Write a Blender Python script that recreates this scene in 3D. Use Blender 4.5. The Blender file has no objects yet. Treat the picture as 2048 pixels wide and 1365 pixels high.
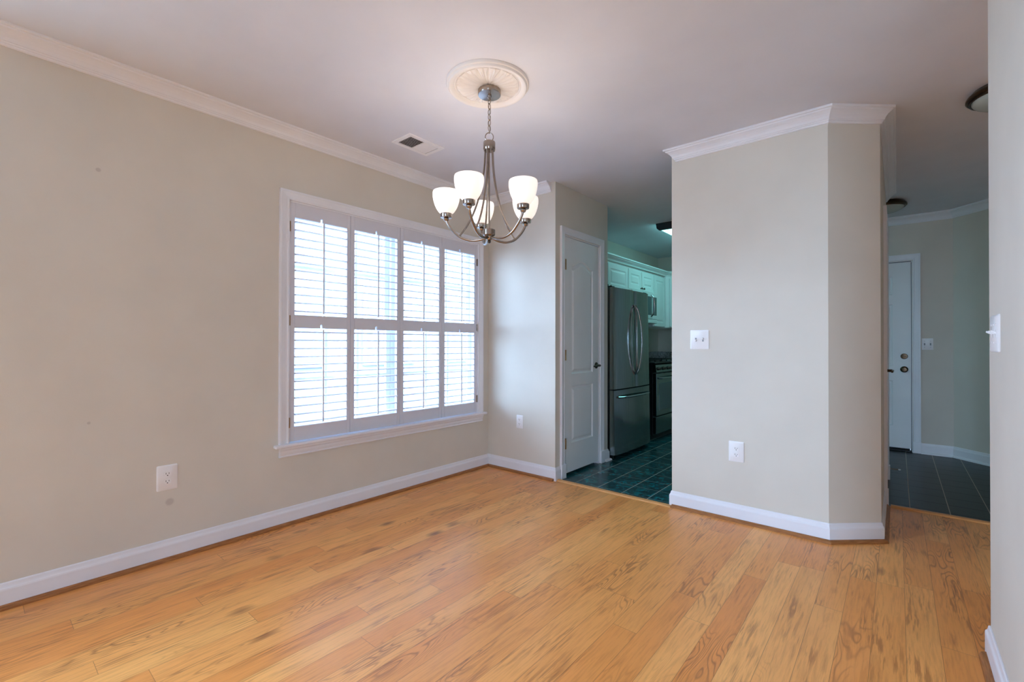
import bpy, bmesh, math, random
from mathutils import Vector, Matrix
random.seed(7)
S = bpy.context.scene
COL = S.collection
PI = math.pi
R = math.radians

# ------------------------------------------------------------------ camera, sky, exposure
CAM_H = 1.125
CEIL = 2.466
cam = bpy.data.cameras.new('camera')
cam_o = bpy.data.objects.new('camera', cam)
COL.objects.link(cam_o)
cam.sensor_width = 36.0
cam.lens = 916.4 / 2048 * 36
cam.clip_start = 0.02
yaw, pitch, roll = R(40.0525), R(0.358), R(0.086)
fw = Vector((-math.sin(yaw) * math.cos(pitch), math.cos(yaw) * math.cos(pitch), math.sin(pitch)))
rt = Vector((math.cos(yaw), math.sin(yaw), 0))
up = rt.cross(fw)
r2 = rt * math.cos(roll) + up * math.sin(roll)
u2 = up * math.cos(roll) - rt * math.sin(roll)
m = Matrix((r2, u2, -fw)).transposed().to_4x4()
m.translation = Vector((0, 0, CAM_H))
cam_o.matrix_world = m
S.camera = cam_o

S.view_settings.view_transform = 'Standard'
S.view_settings.look = 'None'
S.view_settings.gamma = 1
S.view_settings.use_curve_mapping = False
S.view_settings.exposure = 0.44
S.cycles.use_denoising = True
S.cycles.max_bounces = 12
S.cycles.diffuse_bounces = 8
S.cycles.transparent_max_bounces = 16
S.cycles.sample_clamp_indirect = 6.0

SKY = 17.0
world = bpy.data.worlds.new('sky')
S.world = world
world.use_nodes = True
bg = world.node_tree.nodes['Background']
bg.inputs[0].default_value = (0.655, 0.965, 1.35, 1)
bg.inputs[1].default_value = SKY


def light(name, kind, loc, energy, color=(1, 1, 1), rot=(0, 0, 0), size=None, portal=False, radius=None, parent=None):
    d = bpy.data.lights.new(name, kind)
    d.energy = energy
    d.color = color
    if size:
        d.shape = 'RECTANGLE'
        d.size, d.size_y = size
    if radius is not None:
        d.shadow_soft_size = radius
    if portal:
        d.cycles.is_portal = True
    o = bpy.data.objects.new(name, d)
    COL.objects.link(o)
    o.location = loc
    o.rotation_euler = rot
    if parent:
        o.parent = parent
    return o


# openings that let the daylight in (portals only steer the sampling of the sky)
light('window_portal', 'AREA', (-3.13, 2.13, 1.26), 1, rot=(0, R(-90), 0), size=(1.5, 1.66), portal=True)
light('side_window_portal', 'AREA', (-3.13, -1.5, 1.75), 1, rot=(0, R(-90), 0), size=(1.2, 2.2), portal=True)
light('rear_opening_portal', 'AREA', (1.1, -3.16, 1.15), 1, rot=(R(90), 0, 0), size=(0.6, 2.2), portal=True)  # sky sampling through the unseen opening added in the rear wall


# ------------------------------------------------------------------ materials
def lin(c):
    def f(v):
        v = v / 255.0
        return v / 12.92 if v <= 0.04045 else ((v + 0.055) / 1.055) ** 2.4
    return (f(c[0]), f(c[1]), f(c[2]), 1)


class N:
    """small helper round one material's node tree"""
    def __init__(s, name):
        s.m = bpy.data.materials.new(name)
        s.m.use_nodes = True
        s.t = s.m.node_tree
        s.b = s.t.nodes['Principled BSDF']
        s.out = s.t.nodes['Material Output']

    def n(s, typ, **kw):
        o = s.t.nodes.new(typ)
        for k, v in kw.items():
            setattr(o, k, v)
        return o

    def link(s, a, b):
        s.t.links.new(a, b)

    def put(s, sock, v):
        if hasattr(v, 'is_output') or isinstance(v, bpy.types.NodeSocket):
            s.link(v, sock)
        else:
            sock.default_value = v

    def math(s, op, a, b=0.0, c=0.0, clamp=False):
        o = s.n('ShaderNodeMath', operation=op)
        o.use_clamp = clamp
        for i, v in enumerate((a, b, c)):
            s.put(o.inputs[i], v)
        return o.outputs[0]

    def xyz(s, x, y, z=0.0):
        o = s.n('ShaderNodeCombineXYZ')
        for i, v in enumerate((x, y, z)):
            s.put(o.inputs[i], v)
        return o.outputs[0]

    def obj(s):
        o = s.n('ShaderNodeTexCoord')
        return o.outputs['Object']

    def sep(s, v):
        o = s.n('ShaderNodeSeparateXYZ')
        s.link(v, o.inputs[0])
        return o.outputs

    def noise(s, vec, scale, detail=2.0, rough=0.5, dist=0.0):
        o = s.n('ShaderNodeTexNoise')
        if vec is not None:
            s.link(vec, o.inputs['Vector'])
        o.inputs['Scale'].default_value = scale
        o.inputs['Detail'].default_value = detail
        o.inputs['Roughness'].default_value = rough
        o.inputs['Distortion'].default_value = dist
        return o.outputs['Fac']

    def ramp(s, fac, stops):
        o = s.n('ShaderNodeValToRGB')
        s.link(fac, o.inputs[0])
        e = o.color_ramp.elements
        e[0].position, e[0].color = stops[0]
        e[1].position, e[1].color = stops[-1]
        for p, c in stops[1:-1]:
            k = e.new(p)
            k.color = c
        return o.outputs[0]

    def mix(s, fac, a, b, blend='MIX'):
        o = s.n('ShaderNodeMix', data_type='RGBA', blend_type=blend)
        s.put(o.inputs[0], fac)
        s.put(o.inputs[6], a)
        s.put(o.inputs[7], b)
        return o.outputs[2]

    def bump(s, h, strength, dist=0.001):
        o = s.n('ShaderNodeBump')
        o.inputs['Strength'].default_value = strength
        o.inputs['Distance'].default_value = dist
        s.link(h, o.inputs['Height'])
        s.link(o.outputs[0], s.b.inputs['Normal'])

    def set(s, **kw):
        names = dict(color='Base Color', rough='Roughness', metal='Metallic', spec='Specular IOR Level',
                     emit='Emission Color', power='Emission Strength', trans='Transmission Weight', ior='IOR', coat='Coat Weight', aniso='Anisotropic')
        for k, v in kw.items():
            s.put(s.b.inputs[names[k]], v)
        return s


def paint(name, c, rough=0.6, bump=0.15, scale=140.0, spec=0.35, var=0.03):
    k = N(name)
    v = k.obj()
    f = k.noise(v, 3.0, 3.0)
    lo = tuple(x * (1 - var) for x in lin(c)[:3]) + (1,)
    hi = tuple(min(1, x * (1 + var)) for x in lin(c)[:3]) + (1,)
    k.set(color=k.ramp(f, [(0.3, lo), (0.7, hi)]), rough=rough, spec=spec)
    if bump:
        k.bump(k.noise(v, scale, 2.0), bump, 0.0006)
    return k.m


def metal(name, c, rough=0.3, brushed=None, streak=0.12):
    k = N(name)
    v = k.obj()
    x = k.sep(v)
    if brushed == 'z':
        vec = k.xyz(k.math('MULTIPLY', x[0], 1.0), k.math('MULTIPLY', x[1], 1.0), k.math('MULTIPLY', x[2], 0.02))
        f = k.noise(vec, 220.0, 3.0)
    elif brushed == 'x':
        vec = k.xyz(k.math('MULTIPLY', x[0], 0.02), x[1], x[2])
        f = k.noise(vec, 220.0, 3.0)
    else:
        f = k.noise(v, 60.0, 2.0)
    lo = tuple(q * (1 - streak) for q in lin(c)[:3]) + (1,)
    k.set(color=k.ramp(f, [(0.3, lo), (0.7, lin(c))]), metal=1.0, rough=rough)
    return k.m


WALL_C = (212, 206, 195)
M = {}
M['wall'] = paint('beige wall paint', WALL_C, 0.75, 0.25, 180)
M['ceiling'] = paint('flat white ceiling paint', (220, 222, 230), 0.9, 0.2, 200)
M['trim'] = paint('white semi-gloss trim paint', (230, 231, 237), 0.35, 0.05, 60, 0.5)
M['shutter'] = paint('white shutter lacquer', (214, 214, 222), 0.4, 0.03, 60, 0.5)
M['door'] = paint('white door paint', (226, 228, 230), 0.4, 0.05, 90, 0.5)
M['cabinet'] = paint('white cabinet lacquer', (232, 234, 232), 0.35, 0.03, 60, 0.5)
M['plate'] = paint('white wall plate plastic', (238, 238, 240), 0.3, 0.0, 60, 0.5)
M['plaster'] = paint('cream plaster', (228, 224, 221), 0.7, 0.15, 90)
M['rubber'] = paint('white rubber', (230, 230, 228), 0.6, 0.0)
M['slot'] = paint('dark slot', (22, 20, 20), 0.7, 0.0)
M['black'] = paint('black enamel', (14, 15, 17), 0.35, 0.05, 80)
M['dark_frame'] = paint('dark stained lamp end', (38, 48, 54), 0.5, 0.05, 80)
M['nickel'] = metal('brushed nickel', (164, 152, 142), 0.2)
M['dark_nickel'] = metal('dark bronze nickel', (92, 84, 76), 0.32)
M['brass'] = metal('aged brass', (150, 120, 84), 0.35)
M['bronze'] = metal('oiled bronze', (84, 68, 54), 0.3)
M['steel'] = metal('brushed stainless steel', (160, 168, 168), 0.17, 'z', 0.25)
M['steel_bar'] = metal('polished steel bar', (190, 192, 195), 0.2)
M['iron'] = paint('black cast iron', (20, 20, 22), 0.55, 0.1, 120)
M['dome'] = paint('frosted lamp glass', (168, 176, 168), 0.25, 0.0, 60, 0.6)
M['concrete'] = paint('paving', (150, 150, 146), 0.9, 0.2, 20)
M['house_trim'] = paint('pale house trim', (150, 150, 152), 0.6, 0.0)


def m_leftwall():
    k = N('beige wall paint with smudges')
    v = k.obj()
    f = k.noise(v, 3.0, 3.0)
    c = lin(WALL_C)
    base = k.ramp(f, [(0.3, tuple(x * .97 for x in c[:3]) + (1,)), (0.7, tuple(min(1, x * 1.03) for x in c[:3]) + (1,))])
    for p, r in (((-2.905, 0.685, 0.299), 0.022), ((-2.905, 0.397, 1.95), 0.012), ((-2.905, 0.37, 0.75), 0.008)):
        d = k.n('ShaderNodeVectorMath', operation='DISTANCE')
        k.link(v, d.inputs[0])
        d.inputs[1].default_value = p
        w = k.math('SUBTRACT', 1.0, k.math('DIVIDE', d.outputs['Value'], r), clamp=True)
        w = k.math('MULTIPLY', k.math('MINIMUM', k.math('MULTIPLY', w, 2.5), 1.0), 0.35)
        base = k.mix(w, base, lin((150, 136, 132)))
    k.set(color=base, rough=0.75, spec=0.35)
    k.bump(k.noise(v, 180, 2.0), 0.25, 0.0006)
    return k.m


M['wall_left'] = m_leftwall()


def m_wood_floor():
    k = N('honey oak laminate planks')
    x, y, z = k.sep(k.obj())[:3]
    W, LEN = 0.1, 1.22
    u = k.math('DIVIDE', k.math('SUBTRACT', x, 0.022), W)
    row = k.math('FLOOR', u)
    fu = k.math('FRACT', u)
    wn = k.n('ShaderNodeTexWhiteNoise', noise_dimensions='1D')
    k.link(k.math('ADD', row, 37.3), wn.inputs['W'])
    v = k.math('ADD', k.math('DIVIDE', y, LEN), k.math('MULTIPLY', wn.outputs['Value'], 7.0))
    col = k.math('FLOOR', v)
    fv = k.math('FRACT', v)
    w2 = k.n('ShaderNodeTexWhiteNoise', noise_dimensions='2D')
    k.link(k.xyz(row, col), w2.inputs['Vector'])
    rr = k.sep(w2.outputs['Color'])
    # coordinates of each plank, shifted at random so no two planks share a figure
    px = k.math('ADD', x, k.math('MULTIPLY', rr[0], 9.0))
    py = k.math('ADD', y, k.math('MULTIPLY', rr[1], 23.0))
    fine = k.noise(k.xyz(k.math('MULTIPLY', px, 1.0), k.math('MULTIPLY', py, 0.055), rr[2]), 130.0, 5.0, 0.62)
    mid = k.noise(k.xyz(px, k.math('MULTIPLY', py, 0.10), rr[2]), 30.0, 4.0, 0.6, 0.25)
    broad = k.noise(k.xyz(px, k.math('MULTIPLY', py, 0.3), rr[2]), 6.0, 2.0, 0.5, 0.5)
    # cathedral figure: warped rings
    warp = k.noise(k.xyz(px, k.math('MULTIPLY', py, 0.15), rr[2]), 9.0, 2.0, 0.45, 0.2)
    rings = k.math('SINE', k.math('MULTIPLY', warp, 150.0))
    rings = k.math('POWER', k.math('MULTIPLY', k.math('ADD', rings, 1.0), 0.5), 5.0)
    ringmask = k.ramp(k.noise(k.xyz(px, k.math('MULTIPLY', py, 0.35), rr[0]), 4.0, 1.0), [(0.53, (0, 0, 0, 1)), (0.66, (1, 1, 1, 1))])
    # knots
    vo = k.n('ShaderNodeTexVoronoi')
    vo.inputs['Scale'].default_value = 3.6
    k.link(k.xyz(px, k.math('MULTIPLY', py, 0.5), rr[2]), vo.inputs['Vector'])
    kn = k.math('ADD', vo.outputs['Distance'], k.math('MULTIPLY', k.math('SUBTRACT', mid, 0.5), 0.16))
    knot = k.ramp(kn, [(0.03, (1, 1, 1, 1)), (0.13, (0, 0, 0, 1))])
    clus = k.ramp(k.noise(k.xyz(px, k.math('MULTIPLY', py, 0.28), rr[0]), 9.0, 2.0, 0.5, 0.4), [(0.50, (0, 0, 0, 1)), (0.66, (1, 1, 1, 1))])
    tone = k.mix(rr[2], lin((252, 184, 106)), lin((234, 152, 78)))
    c = k.mix(k.math('MULTIPLY', k.ramp(broad, [(0.40, (0, 0, 0, 1)), (0.72, (1, 1, 1, 1))]), 0.35), tone, lin((216, 146, 72)))
    c = k.mix(k.math('MULTIPLY', k.ramp(fine, [(0.36, (1, 1, 1, 1)), (0.54, (0, 0, 0, 1))]), 0.32), c, lin((186, 116, 54)))
    c = k.mix(k.math('MULTIPLY', k.ramp(mid, [(0.26, (1, 1, 1, 1)), (0.42, (0, 0, 0, 1))]), 0.40), c, lin((160, 92, 42)))
    c = k.mix(k.math('MULTIPLY', k.math('MULTIPLY', rings, ringmask), 0.6), c, lin((142, 80, 36)))
    streak = k.ramp(k.noise(k.xyz(px, k.math('MULTIPLY', py, 0.055), rr[1]), 115.0, 3.0, 0.55), [(0.40, (1, 1, 1, 1)), (0.50, (0, 0, 0, 1))])
    c = k.mix(k.math('MULTIPLY', k.math('MULTIPLY', streak, clus), 0.55), c, lin((138, 76, 34)))
    crack = k.ramp(k.noise(k.xyz(px, k.math('MULTIPLY', py, 0.06), rr[1]), 50.0, 2.0, 0.5), [(0.25, (1, 1, 1, 1)), (0.32, (0, 0, 0, 1))])
    c = k.mix(k.math('MULTIPLY', crack, 0.45), c, lin((110, 58, 26)))
    c = k.mix(k.math('MULTIPLY', knot, 0.8), c, lin((116, 62, 30)))
    # joints
    eu = k.math('MULTIPLY', k.math('MINIMUM', fu, k.math('SUBTRACT', 1.0, fu)), W)
    ev = k.math('MULTIPLY', k.math('MINIMUM', fv, k.math('SUBTRACT', 1.0, fv)), LEN)
    e = k.math('MINIMUM', eu, ev)
    joint = k.ramp(k.math('MULTIPLY', e, 400.0), [(0.2, (1, 1, 1, 1)), (0.5, (0, 0, 0, 1))])
    c = k.mix(k.math('MULTIPLY', joint, 0.55), c, lin((108, 66, 34)))
    k.set(color=c, rough=k.math('ADD', 0.25, k.math('MULTIPLY', fine, 0.14)), spec=0.5)
    k.bump(k.math('SUBTRACT', k.math('MULTIPLY', fine, 0.35), joint), 0.18, 0.0008)
    return k.m


def m_tile(name, ox, oy, base, hi, ygrout=0.85, rough=.22, spec=.4):
    k = N(name)
    x, y, z = k.sep(k.obj())[:3]
    W = 0.2035
    u = k.math('DIVIDE', k.math('SUBTRACT', x, ox), W)
    v = k.math('DIVIDE', k.math('SUBTRACT', y, oy), W)
    fu, fv = k.math('FRACT', u), k.math('FRACT', v)
    w2 = k.n('ShaderNodeTexWhiteNoise', noise_dimensions='2D')
    k.link(k.xyz(k.math('FLOOR', u), k.math('FLOOR', v)), w2.inputs['Vector'])
    rr = k.sep(w2.outputs['Color'])
    cloud = k.noise(k.xyz(k.math('ADD', x, k.math('MULTIPLY', rr[0], 5.0)), k.math('ADD', y, k.math('MULTIPLY', rr[1], 5.0))), 14.0, 6.0, 0.62, 1.2)
    c = k.ramp(cloud, [(0.36, lin(base)), (0.52, lin(tuple((a + b) / 2 for a, b in zip(base, hi)))), (0.74, lin(hi))])
    eu = k.math('MULTIPLY', k.math('MINIMUM', fu, k.math('SUBTRACT', 1.0, fu)), W)
    ev = k.math('MULTIPLY', k.math('MINIMUM', fv, k.math('SUBTRACT', 1.0, fv)), W)
    js = [(0.35, (1, 1, 1, 1)), (0.55, (0, 0, 0, 1))]
    jx = k.ramp(k.math('MULTIPLY', eu, 200.0), js)
    jy = k.ramp(k.math('MULTIPLY', ev, 220.0), js)
    c = k.mix(k.math('MULTIPLY', jy, ygrout), c, lin((140, 132, 122)))
    c = k.mix(jx, c, lin((176, 168, 154)))
    ju = k.math('MAXIMUM', jx, jy)
    k.set(color=c, rough=k.mix(ju, (rough, rough, rough, 1), (0.8, 0.8, 0.8, 1)), spec=spec)
    k.bump(k.math('SUBTRACT', k.math('MULTIPLY', cloud, 0.15), ju), 0.25, 0.001)
    return k.m


def m_shoe():
    k = N('oak shoe molding')
    v = k.obj()
    x = k.sep(v)
    f = k.noise(k.xyz(k.math('MULTIPLY', x[0], 6.0), k.math('MULTIPLY', x[1], 6.0), k.math('MULTIPLY', x[2], 80.0)), 3.0, 4.0)
    k.set(color=k.ramp(f, [(0.3, lin((132, 82, 42))), (0.7, lin((176, 116, 66)))]), rough=0.4, spec=0.4)
    return k.m


def m_threshold():
    k = N('oak threshold strip')
    x = k.sep(k.obj())
    f = k.noise(k.xyz(k.math('MULTIPLY', x[0], 4.0), k.math('MULTIPLY', x[1], 90.0), x[2]), 2.0, 4.0)
    k.set(color=k.ramp(f, [(0.3, lin((205, 142, 84))), (0.7, lin((224, 166, 104)))]), rough=0.35, spec=0.4)
    return k.m


def m_shade():
    k = N('glowing frosted alabaster glass')
    v = k.obj()
    x = k.sep(v)
    f = k.noise(k.xyz(k.math('MULTIPLY', x[0], 1.0), k.math('MULTIPLY', x[1], 1.0), k.math('MULTIPLY', x[2], 2.2)), 26.0, 5.0, 0.6, 0.6)
    k.set(color=lin((250, 240, 230)), rough=0.3, spec=0.5,
          emit=k.ramp(f, [(0.3, (1.0, 0.90, 0.82, 1)), (0.65, (1.0, 0.95, 0.91, 1))]), power=0.5)
    return k.m


def m_emit(name, c, p):
    k = N(name)
    f = k.noise(k.obj(), 4.0, 1.0)
    k.set(color=(0.9, 0.9, 0.9, 1), emit=k.ramp(f, [(0.2, tuple(q * .97 for q in c) + (1,)), (0.8, c + (1,))]), power=p)
    return k.m


def m_glass(name, tint, refl=1.0):
    k = N(name)
    t = k.n('ShaderNodeBsdfTransparent')
    t.inputs[0].default_value = tint
    g = k.n('ShaderNodeBsdfGlossy')
    g.inputs['Roughness'].default_value = 0.02
    fr = k.n('ShaderNodeFresnel')
    fr.inputs['IOR'].default_value = 1.45
    mx = k.n('ShaderNodeMixShader')
    ge = k.n('ShaderNodeNewGeometry')
    k.link(k.math('MULTIPLY', fr.outputs[0], k.math('SUBTRACT', 1.0, ge.outputs['Backfacing'])), mx.inputs[0])
    k.link(t.outputs[0], mx.inputs[1])
    k.link(g.outputs[0], mx.inputs[2])
    k.link(mx.outputs[0], k.out.inputs[0])
    return k.m


def m_granite():
    k = N('speckled grey green granite')
    v = k.obj()
    f = k.noise(v, 90.0, 4.0, 0.7)
    k.set(color=k.ramp(f, [(0.35, lin((40, 46, 46))), (0.5, lin((130, 138, 134))), (0.7, lin((190, 196, 190)))]), rough=0.2, spec=0.5)
    return k.m


def m_siding():
    k = N('lavender grey lap siding')
    x = k.sep(k.obj())
    f = k.math('FRACT', k.math('DIVIDE', x[2], 0.14))
    n1 = k.noise(k.obj(), 2.0, 2.0)
    c = k.ramp(n1, [(0.3, lin((108, 110, 122))), (0.7, lin((116, 118, 128)))])
    c = k.mix(k.ramp(f, [(0.04, (1, 1, 1, 1)), (0.10, (0, 0, 0, 1))]), c, lin((104, 106, 120)))
    k.set(color=c, rough=0.8)
    return k.m


def m_leaf():
    k = N('hedge leaves')
    f = k.noise(k.obj(), 14.0, 4.0)
    k.set(color=k.ramp(f, [(0.3, lin((90, 140, 90))), (0.7, lin((150, 196, 150)))]), rough=0.7)
    return k.m


M['floor'] = m_wood_floor()
M['tile'] = m_tile('dark teal marbled tile', -1.395, 3.208, (0, 26, 34), (44, 134, 140))
M['tile_hall'] = m_tile('dark green marbled tile', 0.064, 3.208, (2, 8, 6), (14, 28, 24), 0.12, .32, .22)
M['shoe'] = m_shoe()
M['threshold'] = m_threshold()
M['shade'] = m_shade()
M['bulb'] = m_emit('lamp bulb', (1.0, 0.90, 0.80), 2.0)
M['tube'] = m_emit('fluorescent diffuser', (0.30, 0.95, 0.95), 4.0)
M['glass'] = m_glass('window glass', (0.96, 0.98, 1.0, 1))
M['oven_glass'] = N('smoked oven glass').set(color=(0.10, 0.14, 0.15, 1), rough=0.08, spec=0.9).m
M['house_glass'] = N('pale house glass').set(color=lin((104, 104, 116)), rough=0.6, spec=0.1).m
M['granite'] = m_granite()
M['siding'] = m_siding()
M['leaf'] = m_leaf()


# ------------------------------------------------------------------ mesh helpers
def obj(name, bm, mat, parent=None, loc=None, rotz=0.0, smooth=False, recalc=True):
    if recalc:
        bmesh.ops.recalc_face_normals(bm, faces=bm.faces)
    me = bpy.data.meshes.new(name)
    bm.to_mesh(me)
    bm.free()
    me.materials.append(M[mat])
    o = bpy.data.objects.new(name, me)
    COL.objects.link(o)
    if parent:
        o.parent = parent
    if loc is not None:
        o.location = loc
    o.rotation_euler[2] = rotz
    if smooth:
        for p in me.polygons:
            p.use_smooth = True
        if smooth != 'all':
            try:
                me.set_sharp_from_angle(angle=R(35))
            except Exception:
                pass
    return o


def tag(o, label=None, cat=None, group=None, kind=None):
    if label:
        o['label'] = label
    if cat:
        o['category'] = cat
    if group:
        o['group'] = group
    if kind:
        o['kind'] = kind
    return o


def thing(name, label, cat, loc=(0, 0, 0), rotz=0.0, group=None, kind=None):
    o = bpy.data.objects.new(name, None)
    o.empty_display_size = 0.1
    COL.objects.link(o)
    o.location = loc
    o.rotation_euler[2] = rotz
    return tag(o, label, cat, group, kind)


def struct(o, label=None, cat=None):
    return tag(o, label, cat, None, 'structure')


def new():
    return bmesh.new()


def merge(bm, b2):
    me = bpy.data.meshes.new('tmp')
    b2.to_mesh(me)
    b2.free()
    bm.from_mesh(me)
    bpy.data.meshes.remove(me)


def box(bm, x0, x1, y0, y1, z0, z1, bev=0.0, seg=1):
    b = bmesh.new() if bev else bm
    vs = [b.verts.new((x, y, z)) for x in (x0, x1) for y in (y0, y1) for z in (z0, z1)]
    for f in ((0, 1, 3, 2), (4, 6, 7, 5), (0, 4, 5, 1), (2, 3, 7, 6), (0, 2, 6, 4), (1, 5, 7, 3)):
        b.faces.new([vs[i] for i in f])
    if bev:
        bmesh.ops.bevel(b, geom=b.edges[:], offset=bev, segments=seg, affect='EDGES', profile=0.5)
        merge(bm, b)
    return bm


def prism(bm, poly, lo, hi, axis='z'):
    """extrude a 2-D outline: axis z -> (x,y) outline, axis y -> (x,z) outline, axis x -> (y,z) outline"""
    def P(p, h):
        return {'z': (p[0], p[1], h), 'y': (p[0], h, p[1]), 'x': (h, p[0], p[1])}[axis]
    a = [bm.verts.new(P(p, lo)) for p in poly]
    b = [bm.verts.new(P(p, hi)) for p in poly]
    n = len(poly)
    bm.faces.new(a)
    bm.faces.new(b[::-1])
    for i in range(n):
        j = (i + 1) % n
        bm.faces.new((a[i], a[j], b[j], b[i]))
    return bm


def lathe(bm, prof, seg=32, c=(0, 0, 0), axis='z', cap=True):
    def P(r, a, h):
        x, y = r * math.cos(a), r * math.sin(a)
        return {'z': (c[0] + x, c[1] + y, c[2] + h), 'y': (c[0] + x, c[1] + h, c[2] + y), 'x': (c[0] + h, c[1] + x, c[2] + y)}[axis]
    rings = []
    for r, h in prof:
        if r < 1e-6:
            rings.append([bm.verts.new(P(0, 0, h))])
        else:
            rings.append([bm.verts.new(P(r, 2 * PI * i / seg, h)) for i in range(seg)])
    for A, B in zip(rings, rings[1:]):
        for i in range(seg):
            j = (i + 1) % seg
            q = [A[i % len(A)], A[j % len(A)], B[j % len(B)], B[i % len(B)]]
            q = list(dict.fromkeys(q))
            if len(q) >= 3:
                bm.faces.new(q)
    if cap:
        for A in (rings[0], rings[-1]):
            if len(A) > 2:
                bm.faces.new(A)
    return bm


def tube(bm, pts, rad, seg=10, closed=False, flat=1.0):
    pts = [Vector(p) for p in pts]
    n = len(pts)
    rads = rad if isinstance(rad, (list, tuple)) else [rad] * n
    T = []
    for i in range(n):
        a = pts[(i - 1) % n] if (closed or i > 0) else pts[i]
        b = pts[(i + 1) % n] if (closed or i < n - 1) else pts[i]
        T.append((b - a).normalized())
    ref = Vector((0, 0, 1)) if abs(T[0].z) < 0.9 else Vector((1, 0, 0))
    u = T[0].cross(ref).normalized()
    rings = []
    for i in range(n):
        u = (u - T[i] * u.dot(T[i])).normalized()
        w = T[i].cross(u)
        rings.append([bm.verts.new(pts[i] + (u * math.cos(2 * PI * k / seg) * rads[i] + w * math.sin(2 * PI * k / seg) * rads[i] * flat)) for k in range(seg)])
    m_ = n if closed else n - 1
    for i in range(m_):
        A, B = rings[i], rings[(i + 1) % n]
        for k in range(seg):
            l = (k + 1) % seg
            bm.faces.new((A[k], A[l], B[l], B[k]))
    if not closed:
        bm.faces.new(rings[0])
        bm.faces.new(rings[-1])
    return bm


def smooth_curve(pts, n=8):
    """Catmull-Rom through the points"""
    P = [Vector(p) for p in pts]
    P = [P[0] * 2 - P[1]] + P + [P[-1] * 2 - P[-2]]
    out = []
    for i in range(1, len(P) - 2):
        a, b, c, d = P[i - 1:i + 3]
        for k in range(n):
            t = k / n
            out.append(0.5 * ((2 * b) + (c - a) * t + (2 * a - 5 * b + 4 * c - d) * t * t + (3 * b - a - 3 * c + d) * t ** 3))
    out.append(P[-2])
    return out


def sweep(bm, path, prof, place, end_miter=(0, 0)):
    """run a profile of (offset to the left of the path, height) along a 2-D path with mitred corners"""
    P = [Vector(p) for p in path]
    n = len(P)
    rows = []
    for i in range(n):
        d0 = (P[i] - P[i - 1]).normalized() if i > 0 else None
        d1 = (P[i + 1] - P[i]).normalized() if i < n - 1 else None
        if d0 is None or d1 is None:
            d = d1 if d0 is None else d0
            nn = Vector((-d.y, d.x))
            e = end_miter[0] if d0 is None else end_miter[1]
            off = nn + d * e * (-1 if d0 is None else 1)
        else:
            n0, n1 = Vector((-d0.y, d0.x)), Vector((-d1.y, d1.x))
            s = n0 + n1
            off = s / max(1e-6, s.dot(n0))
        rows.append([bm.verts.new(place(P[i] + off * o, h)) for o, h in prof])
    k = len(prof)
    for A, B in zip(rows, rows[1:]):
        for i in range(k):
            j = (i + 1) % k
            bm.faces.new((A[i], A[j], B[j], B[i]))
    bm.faces.new(rows[0])
    bm.faces.new(rows[-1])
    return bm


def inset(loop, d):
    """move a counter-clockwise outline inwards by d"""
    n = len(loop)
    out = []
    for i in range(n):
        a, b, c = Vector(loop[i - 1]), Vector(loop[i]), Vector(loop[(i + 1) % n])
        d0, d1 = (b - a).normalized(), (c - b).normalized()
        n0, n1 = Vector((-d0.y, d0.x)), Vector((-d1.y, d1.x))
        s = n0 + n1
        out.append(tuple(b + s * (d / max(0.3, s.dot(n0)))))
    return out


def panelled(bm, w, h, t, loops, steps, y0=0.0):
    """a slab w x h x t, front face at y0 facing -y, with moulded panels: loops are ccw outlines, steps are (inset, depth)"""
    z = []
    def V(p, d):
        return bm.verts.new((p[0], y0 + d, p[1]))
    def ring(vs):
        return [bm.edges.new((vs[i], vs[(i + 1) % len(vs)])) for i in range(len(vs))]
    outer = [V(p, 0) for p in ((0, 0), (w, 0), (w, h), (0, h))]
    es = ring(outer)
    for lp in loops:
        vs = [V(p, 0) for p in lp]
        es += ring(vs)
        z.append(vs)
    bmesh.ops.triangle_fill(bm, use_beauty=True, use_dissolve=False, edges=es, normal=(0, -1, 0))
    for lp, vs in zip(loops, z):
        cur = vs
        for ins, dep in steps:
            nx = [V(p, dep) for p in inset(lp, ins)]
            for i in range(len(cur)):
                j = (i + 1) % len(cur)
                bm.faces.new((cur[i], cur[j], nx[j], nx[i]))
            cur = nx
        bm.faces.new(cur)
    back = [V(p, t) for p in ((0, 0), (w, 0), (w, h), (0, h))]
    for i in range(4):
        j = (i + 1) % 4
        bm.faces.new((outer[i], outer[j], back[j], back[i]))
    bm.faces.new(back)
    return bm


def rect(x0, x1, z0, z1):
    return [(x0, z0), (x1, z0), (x1, z1), (x0, z1)]


def flat(p, h):
    return (p.x, p.y, h)


# ------------------------------------------------------------------ the setting: floors, ceiling, walls
XL, YB, XP, YI = -2.905, 3.115, -2.153, 3.156
XR, YR = 0.256, 2.385
XH = -0.072
YFOY = 6.34
BACK = -3.0
XK, YK = -2.86, 6.95

bm = new()
prism(bm, [(-3.1, BACK - .12), (3.2, BACK - .12), (3.2, 4.14), (-0.12, 4.14), (-0.12, 3.345), (-0.32, 3.145), (-3.1, 3.145)], -0.12, 0.0)
struct(obj('floor', bm, 'floor'))
bm = new()
prism(bm, [(-3.1, 3.145), (-0.32, 3.145), (-0.12, 3.345), (-0.12, 7.1), (-3.1, 7.1)], -0.12, -0.001)
struct(obj('kitchen_floor', bm, 'tile'))
bm = new()
prism(bm, [(-0.12, 4.14), (1.5, 4.14), (1.5, 7.1), (-0.12, 7.1)], -0.12, -0.001)
struct(obj('hall_floor', bm, 'tile_hall'))
bm = new()
box(bm, -3.1, 3.2, BACK - .12, 7.1, CEIL, CEIL + .12)
struct(obj('ceiling', bm, 'ceiling'))

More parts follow.
